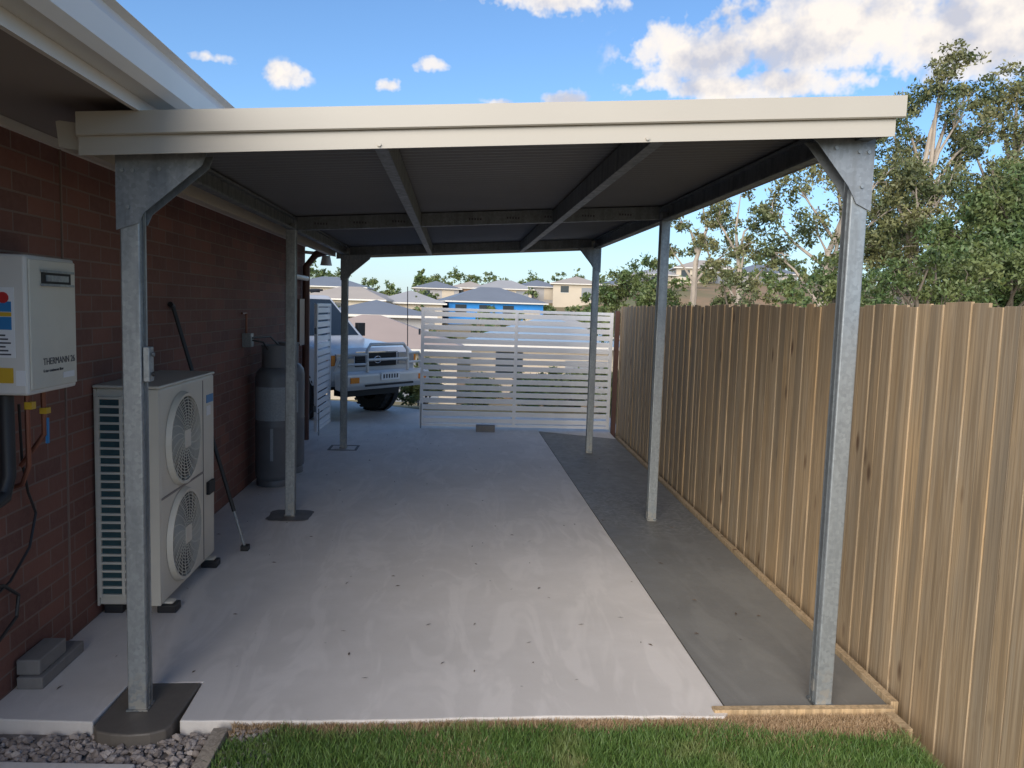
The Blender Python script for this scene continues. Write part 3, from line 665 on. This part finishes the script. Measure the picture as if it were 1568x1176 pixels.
# ---------------------------------------------------------------- vegetation
def leafmesh(name,cl,mat,size,parent=None,droop=.5):
    cs=[]
    for x,y,z,r,n in cl:
        n=int(n)
        sub=max(6,int(n/55))
        d=rng.normal(size=(sub,3)); d/=np.linalg.norm(d,axis=1)[:,None]; sc=d*r*rng.uniform(.3,1.1,(sub,1))*np.array([1,1,.85])
        idx=rng.integers(0,sub,n); q=sc[idx]+rng.normal(size=(n,3))*r*.16*np.array([1,1,.85])
        cs.append(q+[x,y,z])
    c=np.concatenate(cs); n=len(c)
    a=rng.normal(size=(n,3)); a[:,2]-=droop; a/=np.linalg.norm(a,axis=1)[:,None]
    t=rng.normal(size=(n,3)); b=np.cross(a,t); b/=np.linalg.norm(b,axis=1)[:,None]
    s=size*rng.uniform(.6,1.4,(n,1)); w_=s*.22
    v=np.zeros((n,4,3)); v[:,0]=c-a*s*.5; v[:,1]=c+b*w_; v[:,2]=c+a*s*.5; v[:,3]=c-b*w_
    me=D.meshes.new(name); me.vertices.add(n*4); me.vertices.foreach_set('co',v.ravel()); me.loops.add(n*4); me.loops.foreach_set('vertex_index',np.arange(n*4)); me.polygons.add(n)
    me.polygons.foreach_set('loop_start',np.arange(n)*4); me.polygons.foreach_set('loop_total',np.full(n,4)); me.materials.append(mat); me.update(calc_edges=True)
    o=D.objects.new(name,me); col.objects.link(o); o.parent=parent; return o
def tree(name,base,clumps,mat=M_gum,bark=M_bark,r0=.2,size=.22,dens=900):
    e=empty(name); b=MB(); bx,by=base; bz=ter1(bx,by)-.3
    cen=np.mean([[c[0],c[1],c[2]] for c in clumps],axis=0)
    low=min(c[2] for c in clumps)
    hub=Vector((bx*.5+cen[0]*.5,by*.5+cen[1]*.5,(low*.75+bz*.25) if low-bz>2 else bz+(low-bz)*.5))
    top=max(clumps,key=lambda c:c[2])
    p0=Vector((bx,by,bz)); T=Vector(top[:3])
    tr=[p0,p0.lerp(hub,.5)+Vector((random.uniform(-.15,.15),0,0)),hub,hub.lerp(T,.35)+Vector((random.uniform(-.3,.3),0,0)),hub.lerp(T,.7)+Vector((random.uniform(-.3,.3),0,0)),T]
    b.tube(tr,[r0,r0*.85,r0*.7,r0*.5,r0*.3,r0*.1],bark,8)
    for c in clumps:
        if c is top: continue
        q=Vector(c[:3]); k=min(.8,max(0,(q.z-hub.z)/(T.z-hub.z+1e-3)-.35)); s_=hub.lerp(T,k)
        mid=s_.lerp(q,.5)+Vector((random.uniform(-.2,.2),random.uniform(-.2,.2),random.uniform(-.1,.35)))
        b.tube([s_,mid,q],[r0*.38,r0*.22,r0*.08],bark,6)
        for _ in range(3):
            d=Vector((random.gauss(0,1),random.gauss(0,1),random.gauss(.3,.8))).normalized()*c[3]*.85
            b.tube([mid.lerp(q,random.uniform(.3,1)),q+d*.5,q+d],[r0*.12,r0*.08,r0*.03],bark,5)
    b.obj('trunk_and_limbs',e,0,True)
    leafmesh('foliage',[(x,y,z,r,dens*r**1.7) for x,y,z,r in clumps],mat,size,e)
    return e
R_=random.uniform
def auto(cx,cy,z0,z1,rx,n,r):
    out=[]
    for i in range(n):
        f=i/max(1,n-1); z=z0+(z1-z0)*f; wdt=rx*math.sin(math.pi*(.18+.74*f))**.7
        a=i*2.4+random.random(); out.append((cx+wdt*math.cos(a)*R_(.4,1),cy+wdt*math.sin(a)*R_(.4,1),z+R_(-.2,.2),r*R_(.75,1.15)))
    return out
tree('gum_tree',(15.6,28),[(17.6,28,10.9,.8),(16.9,27.6,10.1,.85),(18.6,28.2,10.0,.8),(16.0,28.3,9.3,.9),(17.7,27.4,9.0,1.0),(19.3,28,8.9,.7),(15.3,27.7,8.4,.75),(16.6,28.8,8.0,.95),(18.4,28,7.8,.9),(15.9,27.5,6.9,.85),(17.4,28,6.6,1.0),(18.6,27.4,6.0,.9),(15.0,28,5.8,.8),(16.4,28.4,5.2,.9),(17.6,28,4.6,1.0),(15.6,28,4.2,.9)],r0=.24,dens=1250,size=.15)
tree('gum_tree',(22.5,31),[(22.2,31,11.3,.9),(21.3,30.6,10.2,.85),(23.3,31,10.3,1.0),(20.6,31.3,9.0,.75),(22.3,30.5,9.0,1.1),(24.2,31,9,1.1),(21.3,31,7.6,.9),(23.2,31.4,7.5,1.2),(20.6,30.5,6.4,.85),(22.4,31,6.2,1.1),(24.4,31,6.8,1.2)],r0=.27,dens=1100,size=.17)
tree('shade_tree',(15.6,21),auto(15.4,21,1.2,5.6,2.2,22,.9),M_gumd,M_barkd,.2,.14,2000)
tree('gum_tree',(11.4,24),[(12.3,24,7.0,.7),(11.2,24.2,6.4,.75),(13.0,23.7,6.2,.75),(10.4,24,5.7,.7),(12.0,23.6,5.4,.85),(13.2,24.2,5.0,.85),(9.6,24,4.9,.65),(11.0,24,4.5,.85),(12.6,23.8,4.0,.85),(9.9,24.3,3.7,.65),(11.6,24,3.3,.75)],r0=.17,dens=1350,size=.13)
tree('gum_tree',(9.3,25),[(9.0,25,5.5,.6),(8.3,25.2,4.8,.6),(9.8,25,4.9,.6),(9.1,24.8,4.0,.65),(7.9,25,3.9,.5),(10.2,25,3.6,.6),(8.5,25,3.2,.55)],r0=.14,dens=1300,size=.13)
tree('gum_tree',(9.0,30),[(9.3,30,6.0,.7),(8.5,30,5.2,.6),(10.2,30,5.3,.7),(9.4,30,4.4,.6),(8.3,30.3,4.1,.5),(10.5,30,4.1,.6)],r0=.18,dens=950,size=.15)
tree('gum_tree',(14.5,24.5),auto(14.6,24.5,2.5,6.4,1.6,13,.8),M_gum,M_bark,.18,.14,1300)
tree('gum_tree',(19.0,26),auto(19.3,26,2.5,7.0,2.0,15,.9),M_gum,M_bark,.2,.15,1300)
tree('shade_tree',(6.9,30),auto(7.0,30,.8,3.1,1.6,14,.7),M_gumd,M_barkd,.14,.14,1700)
tree('shade_tree',(9.0,18),auto(9.0,18,.6,2.6,1.3,12,.58),M_gumd,M_barkd,.12,.11,1900)
tree('shade_tree',(11.0,18),auto(11.0,18,.6,3.3,1.5,14,.62),M_gumd,M_barkd,.12,.11,1900)
tree('shade_tree',(13.4,18.5),auto(13.4,18.5,.6,3.4,1.6,14,.7),M_gumd,M_barkd,.12,.12,1900)
tree('shade_tree',(7.6,21),auto(7.5,21,.6,2.5,1.1,10,.5),M_gum,M_barkd,.1,.11,1700)
def shrub(x,y,r,h,name='shrub',mat=M_gumd):
    z=ter1(x,y); e=empty(name); b=MB()
    for i in range(6): b.tube([(x,y,z-.1),(x+R_(-r,r)*.6,y+R_(-r,r)*.6,z+h*.6)],[.02,.008],M_barkd,5)
    b.obj('stems',e); leafmesh('foliage',[(x+R_(-r,r)*.5,y+R_(-r,r)*.5,z+h*R_(.25,.8),r*.55,900) for _ in range(7)],mat,.07,e)
for a in ((.6,14.3,.45,.6),(1.5,14.2,.45,.6),(2.1,14.0,.5,.7),(-.5,13.9,.42,.95),(2.9,13.6,.5,.9)): shrub(*a)
cl=[]
for i in range(110):
    y=R_(155,215); x=R_(-70,95); z=float(terr(x,y)); h=R_(2.0,6.5)
    for k in range(3): cl.append((x+R_(-1.5,1.5),y,z+h*R_(.35,.9),R_(.9,1.9),110))
for i in range(120):
    y=R_(60,132); x=R_(-32,62); z=float(terr(x,y))
    for k in range(2): cl.append((x+R_(-1,1),y,z+R_(.5,2.3),R_(.7,1.5),100))
leafmesh('distant_trees',cl,M_gumd,.6)

# ---------------------------------------------------------------- world
SUN_EL,SUN_AZ=math.radians(26),math.radians(-156)
wd=D.worlds.new('World'); C.scene.world=wd; wd.use_nodes=True; nt=wd.node_tree; nt.nodes.clear(); g=NT(nt)
sky=g.n('ShaderNodeTexSky',sky_type='NISHITA',sun_disc=False,sun_elevation=SUN_EL,sun_rotation=SUN_AZ,air_density=1.0,dust_density=.6,ozone_density=2.0)
tc=g.n('ShaderNodeTexCoord').outputs['Generated']
sx=g.n('ShaderNodeSeparateXYZ',ins={0:tc}); az=g.math('ARCTAN2',sx.outputs[0],sx.outputs[1]); el=g.math('ARCSINE',sx.outputs[2])
warp=g.noise(tc,14,3,.62); warp2=g.noise(g.mapv(tc,(1,1,1),(3.1,1.7,.3)),40,3,.65)
tot=None
rd=math.radians
for a_,e_,ra,re,w_ in ((-2,16.2,1.7,.75,.8),(-4.9,14.8,1.3,.6,.75),(-11.7,14.8,1.7,.9,.65),(-16.8,15.4,2.6,.45,.6),(2.9,14.0,1.4,.45,.7),(7.5,14.3,2.2,.7,.75),
        (6,20.8,6,1.3,.85),(17,17.2,5,2.0,1.05),(25,18.2,8,2.7,1.15),(35,17,8,3.0,1.1),(21,15.0,8,1.1,.95),(14,15.5,2.6,1.0,.8),(80,25,30,9,.8),(-60,20,16,5,.8)):
    da=g.math('MULTIPLY',g.math('SUBTRACT',az,rd(a_)),1/rd(ra)); de=g.math('MULTIPLY',g.math('SUBTRACT',el,rd(e_)),1/rd(re))
    q=g.math('MULTIPLY_ADD',da,da,g.math('MULTIPLY',de,de)); ex=g.math('MULTIPLY',g.math('POWER',2.718,g.math('MULTIPLY',q,-1.0)),w_)
    tot=ex if tot is None else g.math('MAXIMUM',tot,ex)
dens=g.math('ADD',g.math('ADD',tot,g.math('MULTIPLY',g.math('SUBTRACT',warp,.5),1.4)),g.math('MULTIPLY',g.math('SUBTRACT',warp2,.5),1.0))
mask=g.ramp(dens,[(.34,0),(.58,.8),(.9,1)])
mask=g.math('MULTIPLY',mask,g.ramp(tot,[(.08,0),(.3,1)]))
sh=g.math('ADD',g.math('MULTIPLY',g.noise(g.mapv(tc,(1,1,1.6),(0,0,.05)),11,2,.6),.7),g.math('MULTIPLY',warp2,.3))
cc=g.mix(g.ramp(sh,[(.40,0),(.56,1)]),(4.1,4.2,4.8),(7.0,6.5,6.0))
base=g.mix(1.0,sky.outputs[0],(.78,1.0,1.22),'MULTIPLY')
hz=g.ramp(g.math('MULTIPLY',el,2.0),[(0.0,.6),(.35,.0)])
base=g.mix(hz,base,(4.6,5.3,6.0))
fin=g.mix(mask,base,cc)
bg=g.n('ShaderNodeBackground',ins={'Color':fin,'Strength':.15}); wo=g.n('ShaderNodeOutputWorld'); nt.links.new(bg.outputs[0],wo.inputs[0])
try: wd.cycles.sampling_method='NONE'
except Exception: pass
L=D.lights.new('sun','SUN'); L.energy=5; L.angle=math.radians(56); L.color=(1,.90,.77); lo=D.objects.new('sun',L); col.objects.link(lo)
sd=Vector((math.sin(SUN_AZ)*math.cos(SUN_EL),math.cos(SUN_AZ)*math.cos(SUN_EL),math.sin(SUN_EL)))
lo.rotation_euler=sd.to_track_quat('Z','Y').to_euler()

# ---------------------------------------------------------------- camera
yaw,pitch,roll=.0757,.0961,.0304
f=Vector((math.sin(yaw)*math.cos(pitch),math.cos(yaw)*math.cos(pitch),-math.sin(pitch))); r=Vector((math.cos(yaw),-math.sin(yaw),0)); u=r.cross(f)
c_,s_=math.cos(roll),math.sin(roll); rr=r*c_+u*s_; uu=-r*s_+u*c_
cam=D.cameras.new('camera'); cam.sensor_width=36; cam.lens=36*1210.3/1568; cam.clip_end=6000; cam.clip_start=.05
co=D.objects.new('camera',cam); col.objects.link(co)
co.matrix_world=Matrix(((rr.x,uu.x,-f.x,0),(rr.y,uu.y,-f.y,0),(rr.z,uu.z,-f.z,1.72),(0,0,0,1)))
C.scene.camera=co
C.scene.view_settings.view_transform='Standard'; C.scene.view_settings.look='None'; C.scene.view_settings.exposure=0
